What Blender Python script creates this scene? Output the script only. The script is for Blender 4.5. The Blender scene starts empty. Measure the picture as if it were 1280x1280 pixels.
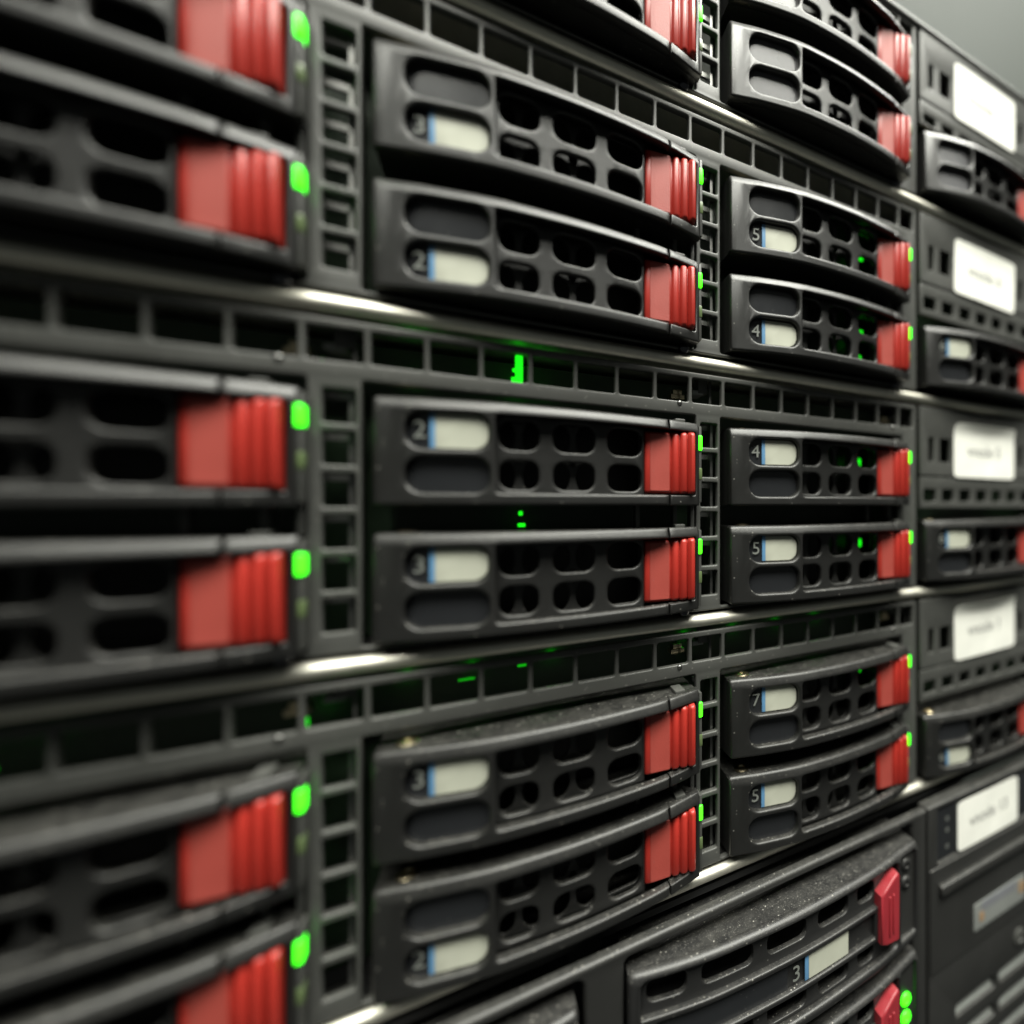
import bpy, bmesh, math, random
from mathutils import Vector

random.seed(7)
S = 0.001            # everything below is written in millimetres
EYE = 1.20           # height of the lens above the floor, metres
D = 152.5            # lens to the face of the servers
XN = 75.15

# ------------------------------------------------------------------ camera
scene = bpy.context.scene
COL = scene.collection
cam_d = bpy.data.cameras.new("camera")
cam = bpy.data.objects.new("camera", cam_d)
COL.objects.link(cam)
cam.location = (XN * S, -D * S, EYE)
cam.rotation_euler = (math.radians(90), 0, math.radians(-30))
cam_d.sensor_width = 36
cam_d.lens = 590.6 / 1280 * 36
cam_d.shift_x = -0.25
cam_d.shift_y = -0.00625
cam_d.clip_start = 0.005
cam_d.clip_end = 50
cam_d.dof.use_dof = True
cam_d.dof.focus_distance = 0.160
cam_d.dof.aperture_fstop = 2.1
cam_d.dof.aperture_blades = 7
scene.camera = cam

# ------------------------------------------------------------------ light
world = bpy.data.worlds.new("World")
scene.world = world
world.use_nodes = True
bg = world.node_tree.nodes["Background"]
bg.inputs[0].default_value = (0.80, 0.86, 0.80, 1)
bg.inputs[1].default_value = 0.055


def area(name, loc, target, sx, sy, power, col):
    d = bpy.data.lights.new(name, 'AREA')
    d.shape = 'RECTANGLE'
    d.size, d.size_y = sx, sy
    d.energy = power
    d.color = col
    o = bpy.data.objects.new(name, d)
    COL.objects.link(o)
    o.location = loc
    o.rotation_euler = (Vector(target) - Vector(loc)).to_track_quat('-Z', 'Y').to_euler()
    return o


# two ceiling fixtures over the aisle in front of the rack
area("ceiling_lamp", (0.12, -0.66, EYE + 1.15), (0.15, -0.20, EYE), 1.6, 0.50, 46, (1.0, 1.0, 0.90))
area("ceiling_lamp", (0.55, -0.34, EYE + 1.30), (0.4, -0.08, EYE), 1.4, 0.18, 31, (1.0, 1.0, 0.92))

vs = scene.view_settings
vs.view_transform = 'Standard'
vs.look = 'None'
vs.exposure = 0.0
vs.gamma = 1.0
scene.render.engine = 'CYCLES'
scene.cycles.use_denoising = True
scene.cycles.max_bounces = 5
scene.cycles.sample_clamp_indirect = 6


# ------------------------------------------------------------------ materials
def nodes_of(name):
    m = bpy.data.materials.new(name)
    m.use_nodes = True
    nt = m.node_tree
    return m, nt, nt.nodes["Principled BSDF"]


def ramp(nt, fac, p0, c0, p1, c1):
    r = nt.nodes.new("ShaderNodeValToRGB")
    r.color_ramp.elements[0].position = p0
    r.color_ramp.elements[0].color = c0
    r.color_ramp.elements[1].position = p1
    r.color_ramp.elements[1].color = c1
    nt.links.new(fac, r.inputs[0])
    return r.outputs[0]


def noise(nt, scale, detail=3, rough=0.55):
    tc = nt.nodes.new("ShaderNodeTexCoord")
    n = nt.nodes.new("ShaderNodeTexNoise")
    n.inputs["Scale"].default_value = scale
    n.inputs["Detail"].default_value = detail
    n.inputs["Roughness"].default_value = rough
    nt.links.new(tc.outputs["Object"], n.inputs["Vector"])
    return n.outputs[0]


def mixc(nt, fac, a, b):
    m = nt.nodes.new("ShaderNodeMix")
    m.data_type = 'RGBA'
    for sock, v in ((m.inputs[0], fac), (m.inputs[6], a), (m.inputs[7], b)):
        if isinstance(v, (tuple, float)):
            sock.default_value = v
        else:
            nt.links.new(v, sock)
    return m.outputs[2]


def math_n(nt, op, a, b=0.0):
    m = nt.nodes.new("ShaderNodeMath")
    m.operation = op
    for sock, v in ((m.inputs[0], a), (m.inputs[1], b)):
        if isinstance(v, float):
            sock.default_value = v
        else:
            nt.links.new(v, sock)
    return m.outputs[0]


def plastic(name, col, rough, dust=0.5, bump=0.12, grain=5200, spec=0.5):
    """Moulded plastic: spark-eroded grain, uneven gloss, settled dust on what faces up."""
    m, nt, b = nodes_of(name)
    g = noise(nt, grain, 2)
    big = noise(nt, 60, 4)
    base = mixc(nt, big, tuple(c * 0.82 for c in col) + (1,), tuple(min(1, c * 1.2) for c in col) + (1,))
    # dust: specks plus a film, only on surfaces that face up
    geo = nt.nodes.new("ShaderNodeNewGeometry")
    sep = nt.nodes.new("ShaderNodeSeparateXYZ")
    nt.links.new(geo.outputs["Normal"], sep.inputs[0])
    up = ramp(nt, sep.outputs[2], 0.25, (0, 0, 0, 1), 0.95, (1, 1, 1, 1))
    sp = ramp(nt, noise(nt, 2600, 2, 0.7), 0.60, (0, 0, 0, 1), 0.70, (1, 1, 1, 1))
    film = ramp(nt, noise(nt, 240, 4, 0.7), 0.35, (0, 0, 0, 1), 0.85, (1, 1, 1, 1))
    dmask = math_n(nt, 'MULTIPLY', up, math_n(nt, 'ADD', math_n(nt, 'MULTIPLY', sp, 0.75), math_n(nt, 'MULTIPLY', film, 0.20)))
    # sparse lint specks: many on what faces up, a few on any face
    tcv = nt.nodes.new("ShaderNodeTexCoord")
    vor = nt.nodes.new("ShaderNodeTexVoronoi")
    vor.inputs["Scale"].default_value = 620
    nt.links.new(tcv.outputs["Object"], vor.inputs["Vector"])
    dot = ramp(nt, vor.outputs["Distance"], 0.10, (1, 1, 1, 1), 0.20, (0, 0, 0, 1))
    sepc = nt.nodes.new("ShaderNodeSeparateColor")
    nt.links.new(vor.outputs["Color"], sepc.inputs[0])
    many = math_n(nt, 'GREATER_THAN', sepc.outputs[0], 0.45)
    few = math_n(nt, 'GREATER_THAN', sepc.outputs[1], 0.88)
    dmask = math_n(nt, 'ADD', dmask, math_n(nt, 'MULTIPLY', math_n(nt, 'MULTIPLY', dot, many), up))
    lint = math_n(nt, 'MULTIPLY', dot, few)
    dmask = math_n(nt, 'ADD', math_n(nt, 'MULTIPLY', dmask, dust), math_n(nt, 'MULTIPLY', lint, 0.7 * dust))
    base = mixc(nt, dmask, base, (0.30, 0.29, 0.26, 1))
    nt.links.new(base, b.inputs["Base Color"])
    rr = math_n(nt, 'ADD', math_n(nt, 'MULTIPLY', big, 0.16), rough - 0.08)
    nt.links.new(math_n(nt, 'ADD', rr, math_n(nt, 'MULTIPLY', dmask, 0.4)), b.inputs["Roughness"])
    b.inputs["Specular IOR Level"].default_value = spec
    bp = nt.nodes.new("ShaderNodeBump")
    bp.inputs["Strength"].default_value = bump
    bp.inputs["Distance"].default_value = 0.0002
    nt.links.new(g, bp.inputs["Height"])
    nt.links.new(bp.outputs[0], b.inputs["Normal"])
    return m


def metal(name, col, rough, scale=300):
    m, nt, b = nodes_of(name)
    n = noise(nt, scale, 4, 0.65)
    nt.links.new(mixc(nt, n, tuple(c * 0.8 for c in col) + (1,), tuple(c * 1.1 for c in col) + (1,)), b.inputs["Base Color"])
    b.inputs["Metallic"].default_value = 1.0
    nt.links.new(math_n(nt, 'ADD', math_n(nt, 'MULTIPLY', n, 0.2), rough - 0.1), b.inputs["Roughness"])
    return m


def glow(name, col, strength):
    m, nt, b = nodes_of(name)
    b.inputs["Base Color"].default_value = (0.02, 0.2, 0.02, 1)
    b.inputs["Emission Color"].default_value = col + (1,)
    b.inputs["Emission Strength"].default_value = strength
    n = noise(nt, 900, 2)
    nt.links.new(math_n(nt, 'ADD', math_n(nt, 'MULTIPLY', n, 0.2), 0.25), b.inputs["Roughness"])
    return m


M = {}
M['tray'] = plastic("black_tray_plastic", (0.012, 0.012, 0.0115), 0.39, dust=0.6, bump=0.16)
M['chassis'] = plastic("charcoal_chassis_paint", (0.054, 0.055, 0.051), 0.44, dust=0.4, bump=0.12)
M['dark'] = plastic("black_interior", (0.006, 0.006, 0.006), 0.6, dust=0.0, bump=0.05)
M['tray_b'] = plastic("dusty_black_plastic", (0.016, 0.016, 0.016), 0.38, dust=0.62, bump=0.2)
M['chassis_b'] = plastic("matt_black_bezel", (0.022, 0.022, 0.021), 0.42, dust=0.6, bump=0.2)
M['window'] = plastic("smoked_clear_window", (0.016, 0.017, 0.019), 0.24, dust=0.1, bump=0.03, grain=900, spec=0.7)
M['window_sheen'] = plastic("empty_window_sheen", (0.085, 0.085, 0.09), 0.28, dust=0.1, bump=0.03, grain=900)  # paler copy of the window, reflection painted into its colour
M['red_matt_sheen'] = plastic("matt_red_plastic_sheen", (0.32, 0.052, 0.040), 0.5, dust=0.3, bump=0.3, grain=2600)  # paler red paints reflected light onto the flat of the lever
M['red'] = plastic("red_plastic", (0.36, 0.026, 0.018), 0.36, dust=0.25, bump=0.10, grain=3500)
M['pink'] = plastic("dark_pink_plastic", (0.28, 0.022, 0.030), 0.40, dust=0.3, bump=0.10, grain=3500)
M['label'] = plastic("off_white_label", (0.43, 0.44, 0.365), 0.55, dust=0.1, bump=0.04, grain=1500)
M['blue'] = plastic("blue_label_edge", (0.10, 0.24, 0.42), 0.5, dust=0.0, bump=0.04)
M['print'] = plastic("pale_grey_print", (0.17, 0.18, 0.165), 0.5, dust=0.0, bump=0.02)
M['ink'] = plastic("faded_grey_ink", (0.24, 0.24, 0.23), 0.7, dust=0.0, bump=0.02)
M['paper'] = plastic("white_paper", (0.80, 0.80, 0.74), 0.6, dust=0.0, bump=0.05, grain=1200)
M['grey'] = plastic("grey_plastic", (0.20, 0.21, 0.20), 0.45, dust=0.2, bump=0.1)
M['orange'] = plastic("orange_print", (0.30, 0.19, 0.10), 0.6, dust=0.0, bump=0.02)
M['violet'] = plastic("blue_grey_print", (0.16, 0.165, 0.18), 0.6, dust=0.0, bump=0.02)
M['wall'] = plastic("grey_green_wall_paint", (0.040, 0.046, 0.041), 0.75, dust=0.0, bump=0.03, grain=60)
M['steel'] = metal("brushed_steel", (0.76, 0.74, 0.65), 0.54)
M['zinc'] = metal("zinc_plated_steel", (0.24, 0.24, 0.23), 0.38)
M['brass'] = metal("brass_screw", (0.70, 0.60, 0.40), 0.28)
M['bolt'] = metal("black_oxide_screw", (0.10, 0.10, 0.11), 0.22)
M['led'] = glow("green_lit_led", (0.045, 1.0, 0.004), 3.6)
M['led_and_glint'] = glow("green_led_and_glint", (0.01, 1.0, 0.01), 1.4)  # LEDs, and glowing bits that stand in for their reflections
M['led_dim'] = glow("green_board_glow", (0.0, 1.0, 0.0), 0.022)
M['board'] = plastic("dark_green_circuit_board", (0.020, 0.040, 0.020), 0.4, dust=0.0, bump=0.3, grain=900)
M['led_unseen'] = glow("green_unseen_emitter", (0.0, 1.0, 0.0), 5.0)  # unseen emitters, added to throw green glow on the backplane
M['led_mid'] = glow("green_faint_led", (0.01, 1.0, 0.01), 0.4)
M['led_off'] = plastic("unlit_green_led", (0.10, 0.14, 0.06), 0.3, dust=0.1)


# ------------------------------------------------------------------ helpers
def finish(me, angle=35):
    for p in me.polygons:
        p.use_smooth = True
    me.set_sharp_from_angle(angle=math.radians(angle))
    return me


def rrect(x0, z0, x1, z1, r, n=5, rr=None):
    """rounded rectangle; rr = radii (bl, br, tr, tl)"""
    q = rr or (r, r, r, r)
    pts = []
    for (cx, cz, sx, sz, a0, rad) in ((x0, z0, 1, 1, 180, q[0]), (x1, z0, -1, 1, 270, q[1]), (x1, z1, -1, -1, 0, q[2]), (x0, z1, 1, -1, 90, q[3])):
        if rad <= 0.01:
            pts.append((cx, cz))
            continue
        ox, oz = cx + sx * rad, cz + sz * rad
        for k in range(n + 1):
            a = math.radians(a0 + 90 * k / n)
            pts.append((ox + rad * math.cos(a), oz + rad * math.sin(a)))
    return pts


def ellipse(cx, cz, rx, rz, n=18):
    return [(cx + rx * math.cos(2 * math.pi * k / n), cz + rz * math.sin(2 * math.pi * k / n)) for k in range(n)]


def plate(name, loops, t, bevel=0.3, yfront=0.0, prof=None, step=3.0, angle=35):
    """A flat sheet in X-Z cut out by loops (even-odd), thickness t going back (+Y), rounded edges,
    bent along X so that its face follows y = yfront - prof(x)."""
    cu = bpy.data.curves.new(name, 'CURVE')
    cu.dimensions = '2D'
    cu.fill_mode = 'BOTH'
    cu.extrude = max(0.01, t / 2 - bevel)
    cu.bevel_depth = bevel
    cu.bevel_resolution = 2
    cu.offset = -bevel
    for lp in loops:
        s = cu.splines.new('POLY')
        s.points.add(len(lp) - 1)
        for k, (x, z) in enumerate(lp):
            s.points[k].co = (x, z, 0, 1)
        s.use_cyclic_u = True
    ob = bpy.data.objects.new(name, cu)
    COL.objects.link(ob)
    bpy.context.view_layer.update()
    dg = bpy.context.evaluated_depsgraph_get()
    me = bpy.data.meshes.new_from_object(ob.evaluated_get(dg))
    bpy.data.objects.remove(ob)
    bpy.data.curves.remove(cu)
    bm = bmesh.new()
    bm.from_mesh(me)
    bpy.data.meshes.remove(me)
    bmesh.ops.remove_doubles(bm, verts=bm.verts, dist=1e-4)
    if prof:
        xs = [v.co.x for v in bm.verts]
        x = min(xs) + step
        while x < max(xs):
            bmesh.ops.bisect_plane(bm, geom=bm.verts[:] + bm.edges[:] + bm.faces[:], plane_co=(x, 0, 0), plane_no=(1, 0, 0), dist=1e-4)
            x += step
    for v in bm.verts:
        x, z, e = v.co
        y = yfront + (t / 2 - e) - (prof(x) if prof else 0)
        v.co = (x * S, y * S, z * S)
    bmesh.ops.recalc_face_normals(bm, faces=bm.faces)
    me = bpy.data.meshes.new(name)
    bm.to_mesh(me)
    bm.free()
    return finish(me, angle)


def lean_top(me, z0, z1, back):
    """lean the top lip of a bezel back, in a soft curve from z0 up to z1"""
    bm = bmesh.new()
    bm.from_mesh(me)
    for k in range(3):
        bmesh.ops.bisect_plane(bm, geom=bm.verts[:] + bm.edges[:] + bm.faces[:], plane_co=(0, 0, (z0 + (z1 - z0) * k / 3) * S), plane_no=(0, 0, 1), dist=1e-7)
    for v in bm.verts:
        u = (v.co.z / S - z0) / (z1 - z0)
        if u > 0:
            v.co.y += back * S * u ** 1.25
    bm.to_mesh(me)
    bm.free()
    return finish(me, 35)


def boxes(name, lst, bevel=0.0, seg=2):
    """axis-aligned boxes (x0,y0,z0,x1,y1,z1) of ONE piece"""
    bm = bmesh.new()
    for (x0, y0, z0, x1, y1, z1) in lst:
        vs_ = [bm.verts.new((x * S, y * S, z * S)) for x, y, z in
               ((x0, y0, z0), (x1, y0, z0), (x1, y1, z0), (x0, y1, z0), (x0, y0, z1), (x1, y0, z1), (x1, y1, z1), (x0, y1, z1))]
        for f in ((3, 2, 1, 0), (4, 5, 6, 7), (0, 1, 5, 4), (1, 2, 6, 5), (2, 3, 7, 6), (3, 0, 4, 7)):
            bm.faces.new([vs_[k] for k in f])
    if bevel:
        bmesh.ops.bevel(bm, geom=bm.edges[:], offset=bevel * S, segments=seg, affect='EDGES', profile=0.5)
    me = bpy.data.meshes.new(name)
    bm.to_mesh(me)
    bm.free()
    return finish(me, 40)


def extrude_x(name, yz, x0, x1, n=1):
    """closed y-z profile swept along X"""
    bm = bmesh.new()
    rings = []
    for k in range(n + 1):
        x = x0 + (x1 - x0) * k / n
        rings.append([bm.verts.new((x * S, y * S, z * S)) for y, z in yz])
    m = len(yz)
    for a, b in zip(rings, rings[1:]):
        for k in range(m):
            bm.faces.new((a[k], a[(k + 1) % m], b[(k + 1) % m], b[k]))
    bm.faces.new(rings[0])
    bm.faces.new(rings[-1][::-1])
    bmesh.ops.recalc_face_normals(bm, faces=bm.faces)
    me = bpy.data.meshes.new(name)
    bm.to_mesh(me)
    bm.free()
    return finish(me, 40)


def extrude_z(name, xy, z0, z1, bevel=0.0, seg=3):
    bm = bmesh.new()
    lo = [bm.verts.new((x * S, y * S, z0 * S)) for x, y in xy]
    hi = [bm.verts.new((x * S, y * S, z1 * S)) for x, y in xy]
    m = len(xy)
    for k in range(m):
        bm.faces.new((lo[k], lo[(k + 1) % m], hi[(k + 1) % m], hi[k]))
    bm.faces.new(lo[::-1])
    bm.faces.new(hi)
    bmesh.ops.recalc_face_normals(bm, faces=bm.faces)
    if bevel:
        ed = [e for e in bm.edges if abs(e.verts[0].co.z - e.verts[1].co.z) < 1e-7]
        bmesh.ops.bevel(bm, geom=ed, offset=bevel * S, segments=seg, affect='EDGES', profile=0.5, clamp_overlap=True)
    me = bpy.data.meshes.new(name)
    bm.to_mesh(me)
    bm.free()
    return finish(me, 50)


def dome(name, cx, cy, cz, r, h, axis, n=14, slot=True):
    """screw head: a low dome with a flat recess, axis 'Z' (up) or 'Y' (towards the viewer) or '-Z'"""
    prof = [(r, 0), (r, h * 0.45), (r * 0.85, h * 0.8), (r * 0.55, h), (r * 0.42, h), (r * 0.36, h * 0.55), (0.001, h * 0.55)] if slot else \
        [(r, 0), (r * 0.95, h * 0.4), (r * 0.75, h * 0.75), (r * 0.4, h * 0.95), (0.001, h)]
    bm = bmesh.new()
    rings = []
    for rad, hh in prof:
        ring = []
        for k in range(n):
            a = 2 * math.pi * k / n
            u, v = rad * math.cos(a), rad * math.sin(a)
            p = {'Z': (cx + u, cy + v, cz + hh), '-Z': (cx + u, cy + v, cz - hh), 'Y': (cx + u, cy - hh, cz + v)}[axis]
            ring.append(bm.verts.new(tuple(c * S for c in p)))
        rings.append(ring)
    for a, b in zip(rings, rings[1:]):
        for k in range(n):
            bm.faces.new((a[k], a[(k + 1) % n], b[(k + 1) % n], b[k]))
    bm.faces.new(rings[0])
    bmesh.ops.remove_doubles(bm, verts=bm.verts, dist=2e-6)
    bmesh.ops.recalc_face_normals(bm, faces=bm.faces)
    me = bpy.data.meshes.new(name)
    bm.to_mesh(me)
    bm.free()
    return finish(me, 40)


_text_cache = {}


def text_mesh(txt, size, t=0.05):
    """flat lettering in X-Z, centred, facing -Y"""
    key = (txt, size)
    if key in _text_cache:
        return _text_cache[key]
    cu = bpy.data.curves.new("lettering", 'FONT')
    cu.body = txt
    cu.size = size
    cu.align_x = 'CENTER'
    cu.align_y = 'CENTER'
    cu.extrude = t / 2
    ob = bpy.data.objects.new("lettering", cu)
    COL.objects.link(ob)
    bpy.context.view_layer.update()
    me = bpy.data.meshes.new_from_object(ob.evaluated_get(bpy.context.evaluated_depsgraph_get()))
    bpy.data.objects.remove(ob)
    for v in me.vertices:
        x, z, e = v.co
        v.co = (x * S, -e * S, z * S)
    _text_cache[key] = me
    return me


def obj(name, me, mat, parent=None, loc=None):
    if len(me.materials) == 0:
        me.materials.append(mat)
    o = bpy.data.objects.new(name, me)
    COL.objects.link(o)
    if me.materials[0] is not mat:
        o.material_slots[0].link = 'OBJECT'
        o.material_slots[0].material = mat
    if parent:
        o.parent = parent
    if loc:
        o.location = tuple(c * S for c in loc)
    return o


def empty(name, x, y, z, label, cat, group=None):
    o = bpy.data.objects.new(name, None)
    COL.objects.link(o)
    o.location = (x * S, y * S, EYE + z * S)
    o.empty_display_size = 0.02
    o['label'] = label
    o['category'] = cat
    if group:
        o['group'] = group
    return o


def pchip(pts):
    """smooth interpolation through (x, p) points"""
    xs = [a for a, _ in pts]
    ys = [b for _, b in pts]
    n = len(xs)
    d = [(ys[k + 1] - ys[k]) / (xs[k + 1] - xs[k]) for k in range(n - 1)]
    t = [d[0]] + [0 if d[k - 1] * d[k] <= 0 else 2 * d[k - 1] * d[k] / (d[k - 1] + d[k]) for k in range(1, n - 1)] + [d[-1]]

    def f(x):
        if x <= xs[0]:
            return ys[0]
        if x >= xs[-1]:
            return ys[-1]
        k = max(j for j in range(n - 1) if xs[j] <= x)
        h = xs[k + 1] - xs[k]
        s = (x - xs[k]) / h
        return (ys[k] * (2 * s ** 3 - 3 * s ** 2 + 1) + h * t[k] * (s ** 3 - 2 * s ** 2 + s) + ys[k + 1] * (-2 * s ** 3 + 3 * s ** 2) + h * t[k + 1] * (s ** 3 - s ** 2))
    return f


# ------------------------------------------------------------------ background
me = boxes("wall", [(-1500, 300, -1200, 4500, 400, 1900)])
w = obj("wall", me, M['wall'], loc=(0, 0, EYE * 1000))
w['kind'] = 'structure'

# ------------------------------------------------------------------ the 2U servers
W = 97.5                                   # column pitch
XV = [48.9 + W * (k - 1) for k in range(4)]
XL = [XV[0] - 1.0] + XV[1:]                 # left end of the tray in each column
TZ = [138.5, 49.6, -39.3, -128.2]          # bottom of each server, relative to the lens
ROWZ = [39.2, 4.8]                         # bottom of upper / lower tray inside a server
TH = 27.5


def front_loops(drop=0.0):
    loops = [rrect(-62, 2.9, 241.2, 84.9 - drop, 0.8, 3)]
    # top grid
    x = 47.4 - 12.19 * 9
    while x + 12.19 < 231:
        loops.append(rrect(x + 0.65, 74.6 - drop, x + 11.55, 82.9 - drop, 0.7, 3))
        x += 12.19
    loops.append(rrect(230.9, 74.6 - drop, 238.8, 82.9 - drop, 0.7, 3))
    for k in range(3):
        loops.append(rrect(XL[k] - 2.6, 4.0, XL[k] + 85.8, 70.4 - drop * 0.6, 0.8, 3))
        if k < 2:
            for j in range(6):
                z = 8.2 + j * 10.25
                loops.append(rrect(XV[k] + 87.5, z, XV[k] + 93.8, z + 8.4, 0.6, 3))
    return loops


def lip_profile():
    r = 2.2
    cy, cz = 1.2, 88.5
    pts = [(60, cz + r)]
    for k in range(13):
        a = math.radians(90 + 180 * k / 12)
        pts.append((cy + r * 1.15 * math.cos(a), cz + r * math.sin(a)))
    pts += [(60, cz - r)]
    return pts


me_front = plate("front_grille", front_loops(), 2.2, 0.5)
me_front_top = plate("front_grille", front_loops(4.8), 2.2, 0.5)
me_lip = extrude_x("top_cover", lip_profile(), -70, 352, 1)
me_div = boxes("bay_divider", [(-0.45, 2.35, 4.2, 0.45, 40, 70)] + [(-6.0, 5.2, 4.6 + 10.25 * j, 1.4, 6.2, 6.2 + 10.25 * j) for j in range(7)])
me_ribs = [boxes("bay_rib", [(-0.7, 0.2, 30.5, 0.7, 3.5, 41)], 0.2)]
me_screw_dn = dome("screw", 0, 0, 0, 2.1, 2.4, 'Y', slot=False)


def panel_loops(drop=0.0):
    up = [rrect(243.3, 53.2 - drop, 352, 84.9 - drop, 0.6, 3),
          rrect(248.7, 59.8 - drop, 252.1, 70.9 - drop, 0.4, 2),
          rrect(256.4, 59.8 - drop, 263.8, 70.9 - drop, 0.4, 2),
          rrect(317.6, 59.8 - drop, 321.6, 70.9 - drop, 0.4, 2),
          rrect(326, 59.8 - drop, 334, 70.9 - drop, 0.4, 2)]
    lo = [rrect(243.3, 3.2, 352, 52.4 - drop, 0.6, 3), rrect(243.0 + 0.4, 4.0, XL[3] + 87.2, 38.2 - drop * 0.3, 0.5, 3)]
    lo[0] = [(243.3, 38.2 - drop * 0.3), (XL[3] + 87.6, 38.2 - drop * 0.3), (XL[3] + 87.6, 3.2), (352, 3.2), (352, 52.4 - drop), (243.3, 52.4 - drop)]
    lo = lo[:1]
    x = 245.6
    while x < 345:
        if x < 330:
            lo.append(rrect(x, 41.2 - drop * 0.7, x + 8.2, 47.0 - drop, 0.9, 3))
        x += 12.4
    return up, lo


def sticker(name, w_, h_, curl, wave):
    """a paper sticker as a thin bent sheet, origin at its lower left corner"""
    bm = bmesh.new()
    nx, nz = 16, 12
    grid = {}
    for sgn in (0, 1):
        for a in range(nx + 1):
            for b in range(nz + 1):
                u, v = a / nx, b / nz
                y = -0.35 - 0.12 * sgn
                y -= wave * math.sin(math.pi * u) * 0.6
                top = max(0, (v - 0.80) / 0.20)
                y -= curl * top ** 1.5 * math.sin(math.pi * (0.12 + 0.76 * (1 - u))) ** 0.7
                y -= 0.5 * max(0, u - 0.85) * 4 * v * wave
                r = 2.0
                x, z = u * w_, v * h_
                dx, dz = min(x, w_ - x), min(z, h_ - z)
                if dx < r and dz < r:       # rounded corners
                    k = math.hypot(r - dx, r - dz)
                    if k > r:
                        f = r / k
                        nxp, nzp = r - (r - dx) * f, r - (r - dz) * f
                        x = nxp if x < w_ / 2 else w_ - nxp
                        z = nzp if z < h_ / 2 else h_ - nzp
                grid[sgn, a, b] = bm.verts.new((x * S, y * S, z * S))
    for a in range(nx):
        for b in range(nz):
            bm.faces.new((grid[1, a, b], grid[1, a + 1, b], grid[1, a + 1, b + 1], grid[1, a, b + 1]))
            bm.faces.new((grid[0, a, b + 1], grid[0, a + 1, b + 1], grid[0, a + 1, b], grid[0, a, b]))
    for a in range(nx):
        bm.faces.new((grid[0, a, 0], grid[0, a + 1, 0], grid[1, a + 1, 0], grid[1, a, 0]))
        bm.faces.new((grid[1, a, nz], grid[1, a + 1, nz], grid[0, a + 1, nz], grid[0, a, nz]))
    for b in range(nz):
        bm.faces.new((grid[1, 0, b], grid[1, 0, b + 1], grid[0, 0, b + 1], grid[0, 0, b]))
        bm.faces.new((grid[0, nx, b], grid[0, nx, b + 1], grid[1, nx, b + 1], grid[1, nx, b]))
    me_ = bpy.data.meshes.new(name)
    bm.to_mesh(me_)
    bm.free()
    return finish(me_, 60)


pu, pl = panel_loops()
me_pu, me_pl = plate("control_panel", pu, 1.8, 0.3), plate("lower_vent_panel", pl, 1.8, 0.3)
pu, pl = panel_loops(4.8)
me_pu_t, me_pl_t = plate("control_panel", pu, 1.8, 0.3), plate("lower_vent_panel", pl, 1.8, 0.3)

ORD = ["topmost", "second", "third", "fourth"]
STK = [("vnode 7", 266, 48.2, 47.5, 26.5, 0.0, 0.4, 0.0), ("vnode 6", 265.5, 53.0, 47.5, 26, 0.3, 0.5, -1.5),
       ("vnode 5", 265.5, 53.0, 47.5, 26, 2.6, 0.3, 0.0), ("vnode 1", 266, 53.5, 47.5, 27, 3.2, 0.5, 1.0)]
# lit board LEDs, glowing bits for their reflections, unseen emitters added for glow: (x, y, z, dx, dy, dz, bright?)
BOARD = [
    [],
    [],
    [(80.3, 5.0, 74.6, 1.9, 0.8, 9.0, 0), (79.3, 6.5, 75.2, 1.0, 0.6, 2.2, 0), (79.6, 6.5, 79.0, 0.7, 0.6, 1.0, 0), (80.6, 5.2, 71.4, 1.5, 0.8, 1.3, 0), (81.0, 6.0, 33.0, 1.9, 0.6, 1.0, 0), (81.2, 6.0, 36.4, 1.0, 0.6, 1.2, 0),
     (54, 15.5, 75.3, 1.6, 1, 0.7, 3), (88, 15.5, 75.3, 1.2, 1, 0.7, 3), (36.5, 8, 75.5, 1.0, 0.8, 1.4, 2)],
    [(33.4, 8, 71.3, 1.0, 0.8, 3.5, 0), (34.4, 8, 71.0, 1.6, 0.8, 1.0, 0), (-15.5, 7, 75.0, 3.6, 0.5, 0.6, 0), (-25, 8, 73.5, 1.6, 0.6, 1.0, 0), (66, 9, 77.8, 4.0, 0.5, 0.5, 4), (81, 9, 79.3, 2.4, 0.5, 0.7, 4),
     (82, 7, 71.3, 4, 0.5, 0.5, 4), (52, 15, 79.5, 2, 1, 0.7, 3), (68, 15, 79.5, 2, 1, 0.7, 3), (90, 15, 79.5, 2, 1, 0.7, 3), (136, 15, 79.5, 2, 1, 0.7, 3), (156, 15, 79.5, 2, 1, 0.7, 3), (176, 15, 79.5, 2, 1, 0.7, 3), (196, 15, 79.5, 2, 1, 0.7, 3)],
]

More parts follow.
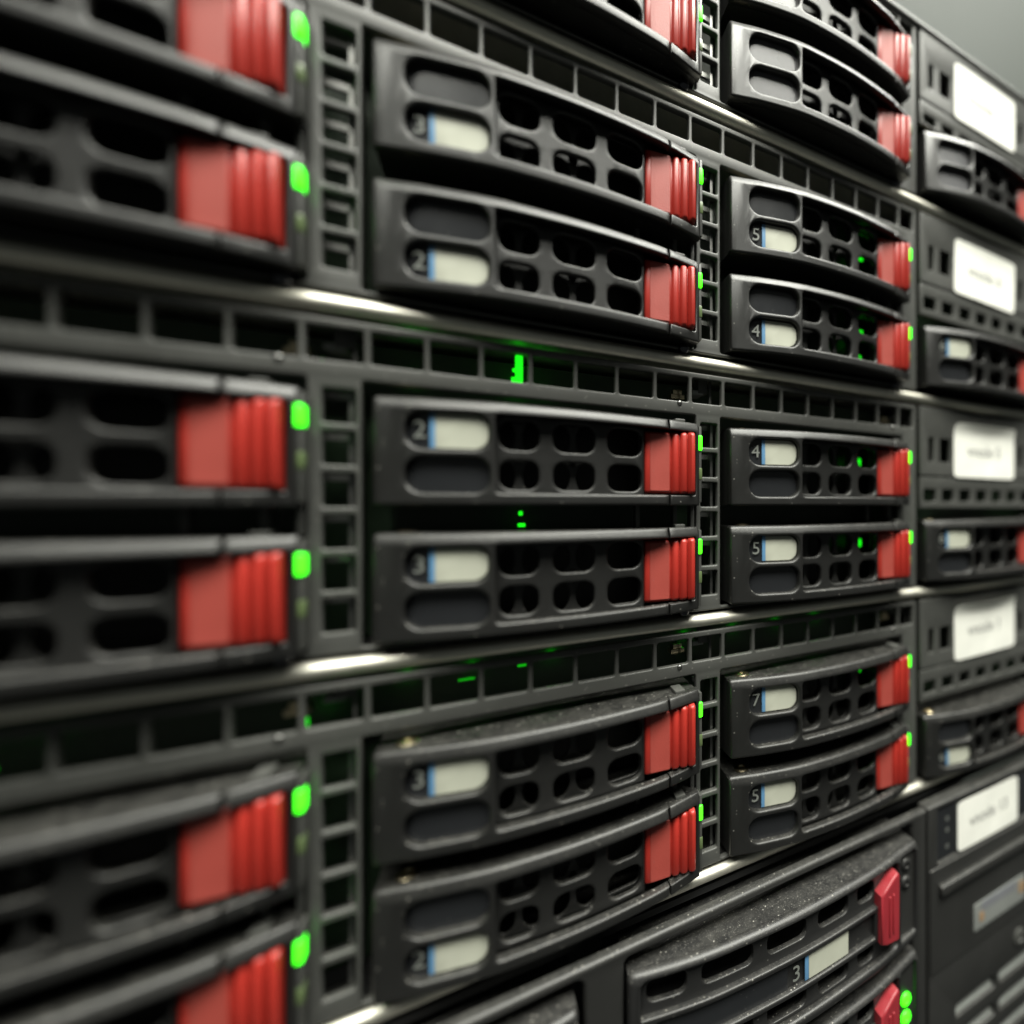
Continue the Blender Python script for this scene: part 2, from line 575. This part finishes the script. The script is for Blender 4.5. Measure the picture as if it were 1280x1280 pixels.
for n, z0 in enumerate(TZ):
    lab = ["topmost black server, partly cut off at the top, with white sticker",
           "second server from the top with square-hole grille above its drive trays",
           "third server from the top, level with the lens, green light behind its grille",
           "fourth server from the top, just above the dusty bottom server"][n]
    ch = empty("rack_server", 0, 0, z0, lab, "server", "servers stacked in the rack")
    top = n == 0
    obj("front_grille", me_front_top if top else me_front, M['chassis'], ch)
    obj("top_cover", me_lip, M['steel'] if not top else M['chassis'], ch, (0, 0, -7.6 if top else 0))
    # dark sheet-metal box behind the grille
    hh = 80 if top else 86
    obj("chassis_shell", boxes("chassis_shell", [(-66, 2.4, 0.4, 352, 130, 2.6), (-66, 128, 2.6, 352, 130, hh), (-66, 1.7, 2.6, -64, 128, hh), (350, 1.9, 2.6, 352, 128, hh), (241.8, 2.2, 2.6, 242.6, 128, hh)]), M['dark'], ch)
    obj("backplane", boxes("backplane", [(-63, 17, 3, 349, 18.4, 84 if not top else 79)]), M['board'], ch)
    for k in range(3):
        obj("bay_divider", me_div, M['zinc'], ch, (XV[k] + 92.5, 0, 0))
        for dx in (66.0, 78.5, 84.6):
            obj("bay_rib", me_ribs[0], M['chassis'], ch, (XL[k] + dx, 0, 0))
        obj("screw", me_screw_dn, M['bolt'], ch, (XL[k] + 81.5, 1.0, 3.6))
    obj("control_panel", me_pu_t if top else me_pu, M['chassis'], ch, (0, -0.4, 0))
    obj("lower_vent_panel", me_pl_t if top else me_pl, M['chassis'], ch, (0, -0.3, 0))
    txt, sx, sz, sw, sh, curl, wave, tilt = STK[n]
    st = obj("sticker", sticker("sticker", sw, sh, curl, wave), M['paper'], ch, (sx, -0.5, sz))
    st.rotation_euler = (0, math.radians(-tilt), 0)
    st['label'] = "white paper sticker with faint grey lettering"
    obj("lettering", text_mesh(txt, 8.0), M['ink'], st, (sw * 0.48, -0.56 - wave * 0.62, sh * 0.50))
    if n in (2, 3):                              # connectors that show through the grille
        for k in range(3):
            bx_ = XV[k] + 80.5
            obj("connector", boxes("connector", [(bx_ - 1.5, 6.0, 76.6, bx_ + 3.4, 10, 78.2), (bx_ - 0.6, 6.4, 78.2, bx_ + 2.6, 10, 79.8)], 0.25), M['brass'], ch)
            obj("connector", boxes("connector", [(bx_ + 6.0, 5.2, 78.6, bx_ + 10.2, 12, 80.2)], 0.25), M['grey'], ch)
            obj("connector", boxes("connector", [(XV[k] + 88.6, 5.0, 79.2, XV[k] + 92.2, 9, 86.2), (XV[k] + 92.4, 4.2, 72, XV[k] + 93.3, 5.0, 86.2)], 0.2), M['chassis'], ch)
            obj("rivet", dome("rivet", XV[k] + 80.0, 0.2, 73.9, 0.9, 0.8, 'Y', slot=False), M['zinc'], ch)
    for (x, y, z, dx, dy, dz, kind) in BOARD[n]:
        obj("board_glow", boxes("board_glow", [(x, y, z, x + dx, y + dy, z + dz)], 0.15), [M['led_and_glint'], M['led'], M['led_dim'], M['led_unseen'], M['led_mid']][kind], ch)

# ------------------------------------------------------------------ drive tray of the 2U servers
PROF = pchip([(-1, 2.8), (0, 3.0), (12.4, 6.4), (30, 9.4), (46, 10.0), (69, 8.6), (86, 4.6), (88, 4.2)])

bez = [(0.0, 0.6), (0.6, 0.0), (74.0, 0.0), (74.0, 3.3), (27.4, 3.3), (26.7, 3.6), (26.4, 4.3), (26.4, 23.2), (26.7, 23.9), (27.4, 24.2), (74.0, 24.2), (74.0, 27.5), (0.6, 27.5), (0.0, 26.9)]
pillU = rrect(6.6, 14.4, 25.0, 24.0, 0, 7, (4.0, 3.6, 3.6, 4.0))
pillL = rrect(6.6, 3.2, 25.0, 12.5, 0, 7, (4.0, 3.6, 3.6, 4.0))
me_bezel = plate("bezel", [bez, pillU, pillL], 3.2, 0.75, 0, PROF, 2.2)
cap = [(74.45, 0), (85.3, 0), (85.3, 27.5), (74.45, 27.5), (74.45, 24.2), (83.5, 24.2), (83.9, 23.8), (83.9, 3.7), (83.5, 3.3), (74.45, 3.3)]
me_cap = plate("end_cap", [cap], 3.2, 0.5, 0, PROF, 2.2)
lean_top(me_bezel, 24.5, 27.5, 1.3)
lean_top(me_cap, 24.5, 27.5, 1.3)
gr = [rrect(25.9, 2.6, 66.9, 24.9, 0.4, 2)]
for (a, b) in ((27.2, 36.9), (40.6, 51.8), (55.6, 65.9)):
    gr.append(rrect(a, 4.3, b, 12.4, 3.0, 6))
    gr.append(rrect(a, 15.2, b, 23.4, 3.0, 6))
me_grille = plate("vent_grille", gr, 2.0, 0.6, 3.9, PROF, 2.2)
inn = [rrect(26, 3, 67, 25, 0.4, 2)]
for zc in (8.1, 19.3):
    for xc in (28.7, 35.7, 42.4, 50.0):
        inn.append(ellipse(xc, zc, 2.75 if xc < 40 else 3.0, 4.7))
inn.append(ellipse(46.2, 13.7, 1.3, 2.0))
inn.append(rrect(54.6, 4, 66, 24, 2))
me_inner = plate("inner_frame", inn, 1.2, 0.2, 7.6, PROF, 4)


def shell_mesh(name, L, H, prof, back, inset=0.25, step=2.2, front=1.4):
    bm = bmesh.new()
    n = int(L / step)
    rows = {}
    for k in range(n + 1):
        x = inset + (L - 2 * inset) * k / n
        for j, (y, z) in enumerate(((front - prof(x), inset), (back, inset), (back, H - inset), (front - prof(x), H - inset))):
            rows[k, j] = bm.verts.new((x * S, y * S, z * S))
    for k in range(n):
        for j in range(3):
            bm.faces.new((rows[k, j], rows[k, j + 1], rows[k + 1, j + 1], rows[k + 1, j]))
    bm.faces.new([rows[0, j] for j in range(4)])
    bm.faces.new([rows[n, j] for j in (3, 2, 1, 0)])
    bmesh.ops.recalc_face_normals(bm, faces=bm.faces)
    me_ = bpy.data.meshes.new(name)
    bm.to_mesh(me_)
    bm.free()
    return finish(me_, 40)


me_shell = shell_mesh("tray_body", 85.3, TH, PROF, 12.0)
me_winU = plate("label_window", [rrect(6.2, 14.0, 25.3, 24.3, 3.6, 6)], 0.8, 0.1, 2.3, PROF, 3)
me_winL = plate("label_window", [rrect(6.2, 2.8, 25.3, 12.9, 3.6, 6)], 0.8, 0.1, 2.3, PROF, 3)
me_labU = plate("label_strip", [rrect(12.9, 14.8, 24.7, 23.6, 0, 6, (0, 3.4, 3.4, 0))], 0.3, 0.05, 1.75, PROF, 3)
me_bluU = plate("label_edge", [rrect(11.7, 14.8, 12.9, 23.6, 0)], 0.3, 0.05, 1.75, PROF, 3)
me_labL = plate("label_strip", [rrect(12.9, 3.6, 24.7, 12.1, 0, 6, (0, 3.4, 3.4, 0))], 0.3, 0.05, 1.75, PROF, 3)
me_bluL = plate("label_edge", [rrect(11.7, 3.6, 12.9, 12.1, 0)], 0.3, 0.05, 1.75, PROF, 3)


def lever_mesh():
    P = PROF

    def y(x, h):
        return -(3.9 + (x - 67.0) / 16.0 * 1.5) - h
    xy = [(67.1, y(67.1, -2.0))]
    prof = [(67.1, 0.0), (67.4, 0.5), (68.2, 0.75), (69.4, 0.8), (74.7, 0.8), (75.0, 0.7), (75.3, 0.1), (75.6, 0.1),
            (75.9, 0.9), (76.4, 1.25), (77.2, 1.25), (77.7, 0.9), (78.0, 0.15), (78.3, 0.15),
            (78.6, 1.1), (79.1, 1.55), (79.9, 1.55), (80.4, 1.1), (80.7, 0.2), (80.9, 0.2),
            (81.2, 1.3), (81.7, 1.9), (82.5, 1.9), (83.0, 1.4), (83.15, 0.4), (83.15, -1.0)]
    xy += [(x, y(x, h)) for x, h in prof]
    xy.append((83.15, y(83, -2.0)))
    bm = bmesh.new()
    m = len(xy)
    zs = [(3.9, -0.9), (4.25, -0.35), (4.9, 0), (22.4, 0), (23.1, -0.35), (23.5, -0.9)]
    base_y = max(p[1] for p in xy) + 0.5
    rings = []
    for (z, sh) in zs:
        ring = []
        for (x, yy) in xy:
            up = 0.45 * max(0.0, (x - 75) / 8.0) if z > 15 else 0.0
            ring.append(bm.verts.new((x * S, min(base_y, yy - sh) * S, (z + up) * S)))
        rings.append(ring)
    for a, b in zip(rings, rings[1:]):
        for k in range(m):
            bm.faces.new((a[k], a[(k + 1) % m], b[(k + 1) % m], b[k]))
    bm.faces.new(rings[0])
    bm.faces.new(rings[-1][::-1])
    bmesh.ops.recalc_face_normals(bm, faces=bm.faces)
    me_ = bpy.data.meshes.new("release_lever")
    bm.to_mesh(me_)
    bm.free()
    return finish(me_, 38)


me_lever = lever_mesh()
me_lface = plate("lever_sheen", [rrect(68.6, 4.6, 74.85, 22.9, 0.4, 3)], 0.5, 0.2, 0.0, lambda x: 3.9 + (x - 67.0) / 16.0 * 1.5 + 0.95, 2)
yE = -PROF(85.4)
me_pipe = boxes("light_pipe", [(85.35, yE + 0.5, 1.0, 86.3, -0.15, 26.5)], 0.2)
me_led = boxes("status_light", [(84.85, yE - 0.15, 18.4, 86.45, yE + 3.0, 23.5)], 0.5, 3)
me_led2 = boxes("activity_light", [(85.3, yE + 0.3, 8.6, 86.5, yE + 3.0, 12.6)], 0.3, 2)
me_tab = boxes("latch_tab", [(77.2, -PROF(78) + 2.6, 27.2, 80.6, 2.0, 28.5)], 0.3)
me_tscrew = dome("tray_screw", 6.6, 1.5, 27.15, 2.6, 0.9, 'Z')
me_back = boxes("lever_recess", [(67.0, -1.6, 3.2, 83.9, -1.0, 24.3)])

# server, row, column -> number, where the label sits (U / L / '' = empty window), lit?
TR = {
    (0, 1, 1): ('2', 'L', 1), (0, 0, 2): ('', '', 0), (0, 1, 2): ('', 'N', 0), (0, 1, 3): ('', 'N', 0),
    (1, 0, 0): ('1', 'L', 1), (1, 1, 0): ('0', 'L', 1), (1, 0, 1): ('3', 'L', 1), (1, 1, 1): ('2', 'L', 1), (1, 0, 2): ('5', 'L', 1), (1, 1, 2): ('4', 'L', 1), (1, 1, 3): ('6', 'U', 1),
    (2, 0, 0): ('0', 'U', 1), (2, 1, 0): ('1', 'U', 1), (2, 0, 1): ('2', 'U', 1), (2, 1, 1): ('3', 'U', 1), (2, 0, 2): ('4', 'U', 1), (2, 1, 2): ('5', 'U', 1), (2, 1, 3): ('6', 'U', 1),
    (3, 0, 0): ('1', 'U', 1), (3, 1, 0): ('0', 'U', 1), (3, 0, 1): ('3', 'U', 1), (3, 1, 1): ('2', 'L', 1), (3, 0, 2): ('7', 'U', 1), (3, 1, 2): ('5', 'U', 1), (3, 1, 3): ('6', 'L', 1),
}
COLN = ["leftmost", "second", "third", "rightmost"]
for (n, r, c), (num, where, lit) in TR.items():
    pos = ("upper" if r == 0 else "lower")
    if c == 3:
        what = "black drive tray under the white sticker"
    elif c == 0:
        what = pos + " black drive tray, cut off by the left edge,"
    elif where in 'UL' and num:
        what = pos + " drive tray numbered " + num + ", " + COLN[c] + " column,"
    else:
        what = pos + " drive tray without number, " + COLN[c] + " column,"
    lab = what + " " + ORD[n] + " server" + ("" if n == 0 else " from top")
    t = empty("drive_tray", XL[c] + random.uniform(-0.12, 0.12), random.uniform(-0.4, 0.3), TZ[n] + ROWZ[r] + random.uniform(-0.15, 0.15), lab, "drive tray", "hot-swap drive trays with red levers")
    t.rotation_euler = (0, math.radians(random.uniform(-0.12, 0.12)), math.radians(random.uniform(-0.25, 0.25)))
    obj("tray_body", me_shell, M['tray'], t)
    obj("bezel", me_bezel, M['tray'], t)
    obj("end_cap", me_cap, M['tray'], t)
    obj("vent_grille", me_grille, M['tray'], t)
    obj("inner_frame", me_inner, M['tray'], t)
    obj("lever_recess", me_back, M['dark'], t)
    lv = obj("release_lever", me_lever, M['red'], t)
    lv['label'] = "red ribbed release lever"
    obj("lever_sheen", me_lface, M['red_matt_sheen'], lv)  # added plate that carries the painted reflection
    obj("light_pipe", me_pipe, M['chassis'], t)
    obj("status_light", me_led, M['led'] if lit else M['led_off'], t)
    obj("activity_light", me_led2, M['led_off'], t)
    obj("latch_tab", me_tab, M['chassis'], t)
    obj("tray_screw", me_tscrew, M['brass'], t)
    wu = obj("label_window", me_winU, M['window'], t)
    wl = obj("label_window", me_winL, M['window'], t)
    if where in ('U', 'L') and num:
        h = wu if where == 'U' else wl
        zc = 19.2 if where == 'U' else 7.85
        obj("label_strip", me_labU if where == 'U' else me_labL, M['label'], h)
        obj("label_edge", me_bluU if where == 'U' else me_bluL, M['blue'], h)
        d = obj("printed_digit", text_mesh(num, 6.3), M['print'], h, (9.5, 1.75 - PROF(9.4), zc))
        d.rotation_euler = (0, 0, math.radians(-15))
    elif where == 'N':
        wu.material_slots[0].link = 'OBJECT'
        wu.material_slots[0].material = M['window_sheen']
        wl.material_slots[0].link = 'OBJECT'
        wl.material_slots[0].material = M['window_sheen']
    if c == 2 and n > 0:
        for (lx, lz, dz) in ((65.5, 17.5, 4.2), (64.5, 7.0, 3.6)) if n == 1 else ((64.5, 17.0, 3.2),):
            obj("activity_light", boxes("activity_light", [(lx, 5.0, lz, lx + 1.6, 5.8, lz + dz)], 0.3), M['led_and_glint'], t)

# ------------------------------------------------------------------ the dusty bottom server
B = empty("bottom_server", 0, 0, -400, "dusty black bottom server with wide trays and louvred right panel", "server")
FY = -10.5
ZB = 400.0                                   # so that z + ZB is local


def zl(z):
    return z + ZB


def rb(x0, z0, x1, z1, r, n=4):
    return rrect(x0, zl(z0), x1, zl(z1), r, n)


me = plate("front_bezel", [rb(-62, -330, 236.3, -131.2, 0.6), rb(108.2, -228, 227.5, -134.2, 2.0), rb(-24, -228, 97.0, -134.2, 3.0)], 4.0, 1.2, FY)
obj("front_bezel", me, M['chassis_b'], B)
obj("top_cover", me_lip, M['steel'], B, (0, 0, zl(-128.2) - 88.9))
obj("chassis_top", boxes("chassis_top", [(-62, 0.6, zl(-134.6), 352, 130, zl(-132.4))]), M['dark'], B)
obj("chassis_shell", boxes("chassis_shell", [(-62, 60, zl(-330), 352, 62, zl(-134))]), M['dark'], B)
me = plate("side_panel", [rb(236.9, -330, 352, -131.2, 0.6), rb(243.2, -157.2, 330, -133.2, 0.6), rb(237.8, -204.4, 330, -158.2, 0.6),
                          ] + [rb(255.0 + sx, -231.2 - 13.2 * k, 283.0 + sx, -225.4 - 13.2 * k, 1.2) for k in range(5) for sx in (0.0, 31.5)], 6.0, 0.7, FY)
obj("side_panel", me, M['chassis_b'], B)
for k in range(5):
    for sx in (0.0, 31.5):
        o = obj("louvre", boxes("louvre", [(-15, -0.5, -4.2, 15, 0.5, 4.2)], 0.2), M['grey'], B, (269 + sx, FY + 4.2, zl(-228.6 - 13.2 * k)))
        o.rotation_euler = (math.radians(-38), 0, 0)
obj("status_strip", plate("status_strip", [rb(243.4, -157.0, 329.8, -133.4, 0.4)], 1.5, 0.2, FY + 1.0), M['window'], B)
for zz in (-139.5, -144.6, -151.8):
    obj("icon", text_mesh("o", 4.2), M['print'], B, (250.2, FY + 0.9, zl(zz)))
o = obj("sticker", sticker("sticker", 45.0, 22.2, 0.0, 0.3), M['paper'], B, (256.2, FY + 0.6, zl(-156.9)))
o['label'] = "white paper sticker with grey lettering"
obj("lettering", text_mesh("vnode 13", 7.6), M['ink'], o, (22.5, -0.75, 11.6))
dr = obj("drive_door", plate("drive_door", [rb(238.1, -204.1, 329.7, -158.5, 0.5)], 2.0, 0.4, FY - 0.4), M['chassis_b'], B)
obj("door_bar", boxes("door_bar", [(243, FY - 2.6, zl(-170.2), 329, FY - 0.2, zl(-165.8))], 0.6), M['chassis_b'], dr)
dl = obj("door_label", plate("door_label", [rb(266.5, -197.2, 306, -184.8, 1.0)], 0.3, 0.05, FY - 0.75), M['grey'], dr)
obj("door_mark", boxes("door_mark", [(272, FY - 0.9, zl(-189.6), 298, FY - 0.7, zl(-185.2))]), M['violet'], dr)
obj("door_mark", boxes("door_mark", [(270.5, FY - 0.95, zl(-193.8), 273.5, FY - 0.7, zl(-189.8))]), M['orange'], dr)
obj("door_mark", boxes("door_mark", [(301.0, FY - 0.95, zl(-193.0), 305.0, FY - 0.7, zl(-187.8))]), M['orange'], dr)
obj("jack", dome("jack", 302, FY, zl(-215.5), 4.2, 1.2, 'Y'), M['chassis'], B)

# wide trays
LB, HB = 118.0, 38.5
PB = pchip([(-1, 11.5), (0, 12), (4, 13.5), (30, 18.0), (60, 19.5), (90, 18.5), (112, 15.5), (119, 14.6)])
bo = [rrect(0, 0, 117.5, HB, 0, 4, (2.0, 1.5, 1.5, 2.0)), rrect(3.5, 3.2, 104.5, 36.2, 2.0, 4), rrect(106.2, 3.2, 115.6, 36.2, 1.0, 3)]
me_bb = lean_top(plate("bezel", bo, 3.2, 1.2, 0, PB, 3), 36.0, 38.5, 1.2)
gb = [rrect(2.8, 2.5, 105, 36.8, 0.5, 2)]
for (a, b) in ((5.5, 17.5), (22, 39.5), (44.5, 60), (65, 79), (83.5, 92)):
    gb.append(rrect(a, 27.6, b, 34.8, 2.6, 5))
    gb.append(rrect(a, 4.2, b, 11.0, 2.6, 5))
me_gb = plate("vent_grille", gb, 2.0, 0.4, 2.6, PB, 3)
bar = [rrect(3.2, 11.6, 94, 24.6, 0.6, 3), rrect(8, 13.4, 91, 22.8, 0.6, 3)]
me_bar = plate("label_rail", bar, 2.6, 0.6, 0.6, PB, 3)
me_rw = plate("label_window", [rrect(8, 13.2, 52, 23.0, 0.3)], 0.6, 0.1, 2.2, PB, 3)
me_rl = plate("label_strip", [rrect(60.2, 13.8, 78.0, 22.4, 0.2)], 0.4, 0.05, 1.5, PB, 3)
me_re = plate("label_edge", [rrect(58.6, 13.8, 60.1, 22.4, 0)], 0.4, 0.05, 1.5, PB, 3)
me_sb = shell_mesh("tray_body", 117.5, HB, PB, 30.0, 0.3, 3, 1.6)
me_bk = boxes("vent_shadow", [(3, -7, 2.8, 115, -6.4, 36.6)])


def latch_mesh():
    pts = [(92.4, 11.4), (95.2, 9.8), (102.6, 7.9), (103.2, 8.6), (103.2, 33.0), (102.2, 34.3), (99.4, 33.6), (92.4, 29.6)]
    return plate("release_latch", [pts], 5.0, 0.8, -1.6, PB, 3, 45)


me_lt = latch_mesh()
me_lr = plate("latch_rib", [rrect(96.4, 13, 97.2, 28, 0.3, 2), rrect(98.6, 13, 99.4, 28, 0.3, 2)], 0.8, 0.15, -2.1, PB, 3)
me_ld = dome("tray_light", 110.9, -PB(111) + 2.2, 0, 2.6, 1.4, 'Y', 18)
me_panel = boxes("light_panel", [(106.0, -PB(111) + 2.0, 3.0, 115.8, -PB(111) + 3.0, 36.4)])
for (x0, zt, lab, lit) in ((109.0, -139.0, "upper wide dusty tray numbered 3 with pink latch, bottom server", 0),
                           (109.0, -184.5, "wide tray with two green lights at the bottom edge of the picture", 1),
                           (-22.5, -139.0, "wide tray at the lower left of the bottom server, mostly out of frame", 0)):
    t = empty("wide_tray", x0, 0, zt - HB, lab, "drive tray", "wide trays of the bottom server")
    obj("tray_body", me_sb, M['tray_b'], t)
    obj("bezel", me_bb, M['tray_b'], t)
    obj("vent_grille", me_gb, M['tray_b'], t)
    obj("vent_shadow", me_bk, M['dark'], t)
    ra = obj("label_rail", me_bar, M['tray_b'], t)
    obj("label_window", me_rw, M['window'], ra)
    obj("label_strip", me_rl, M['label'], ra)
    obj("label_edge", me_re, M['blue'], ra)
    d = obj("printed_digit", text_mesh("3" if not lit else "7", 7.4), M['print'], ra, (55.0, 1.4 - PB(55), 18.0))
    la = obj("release_latch", me_lt, M['pink'], t)
    la['label'] = "dark pink release latch"
    obj("latch_rib", me_lr, M['pink'], la)
    obj("light_panel", me_panel, M['chassis_b'], t)
    for zz in (31.5, 24.2, 17.6)[:2]:
        obj("tray_light", me_ld, M['led'] if lit else M['tray_b'], t, (0, 0, zz - (9.5 if lit else 0)))
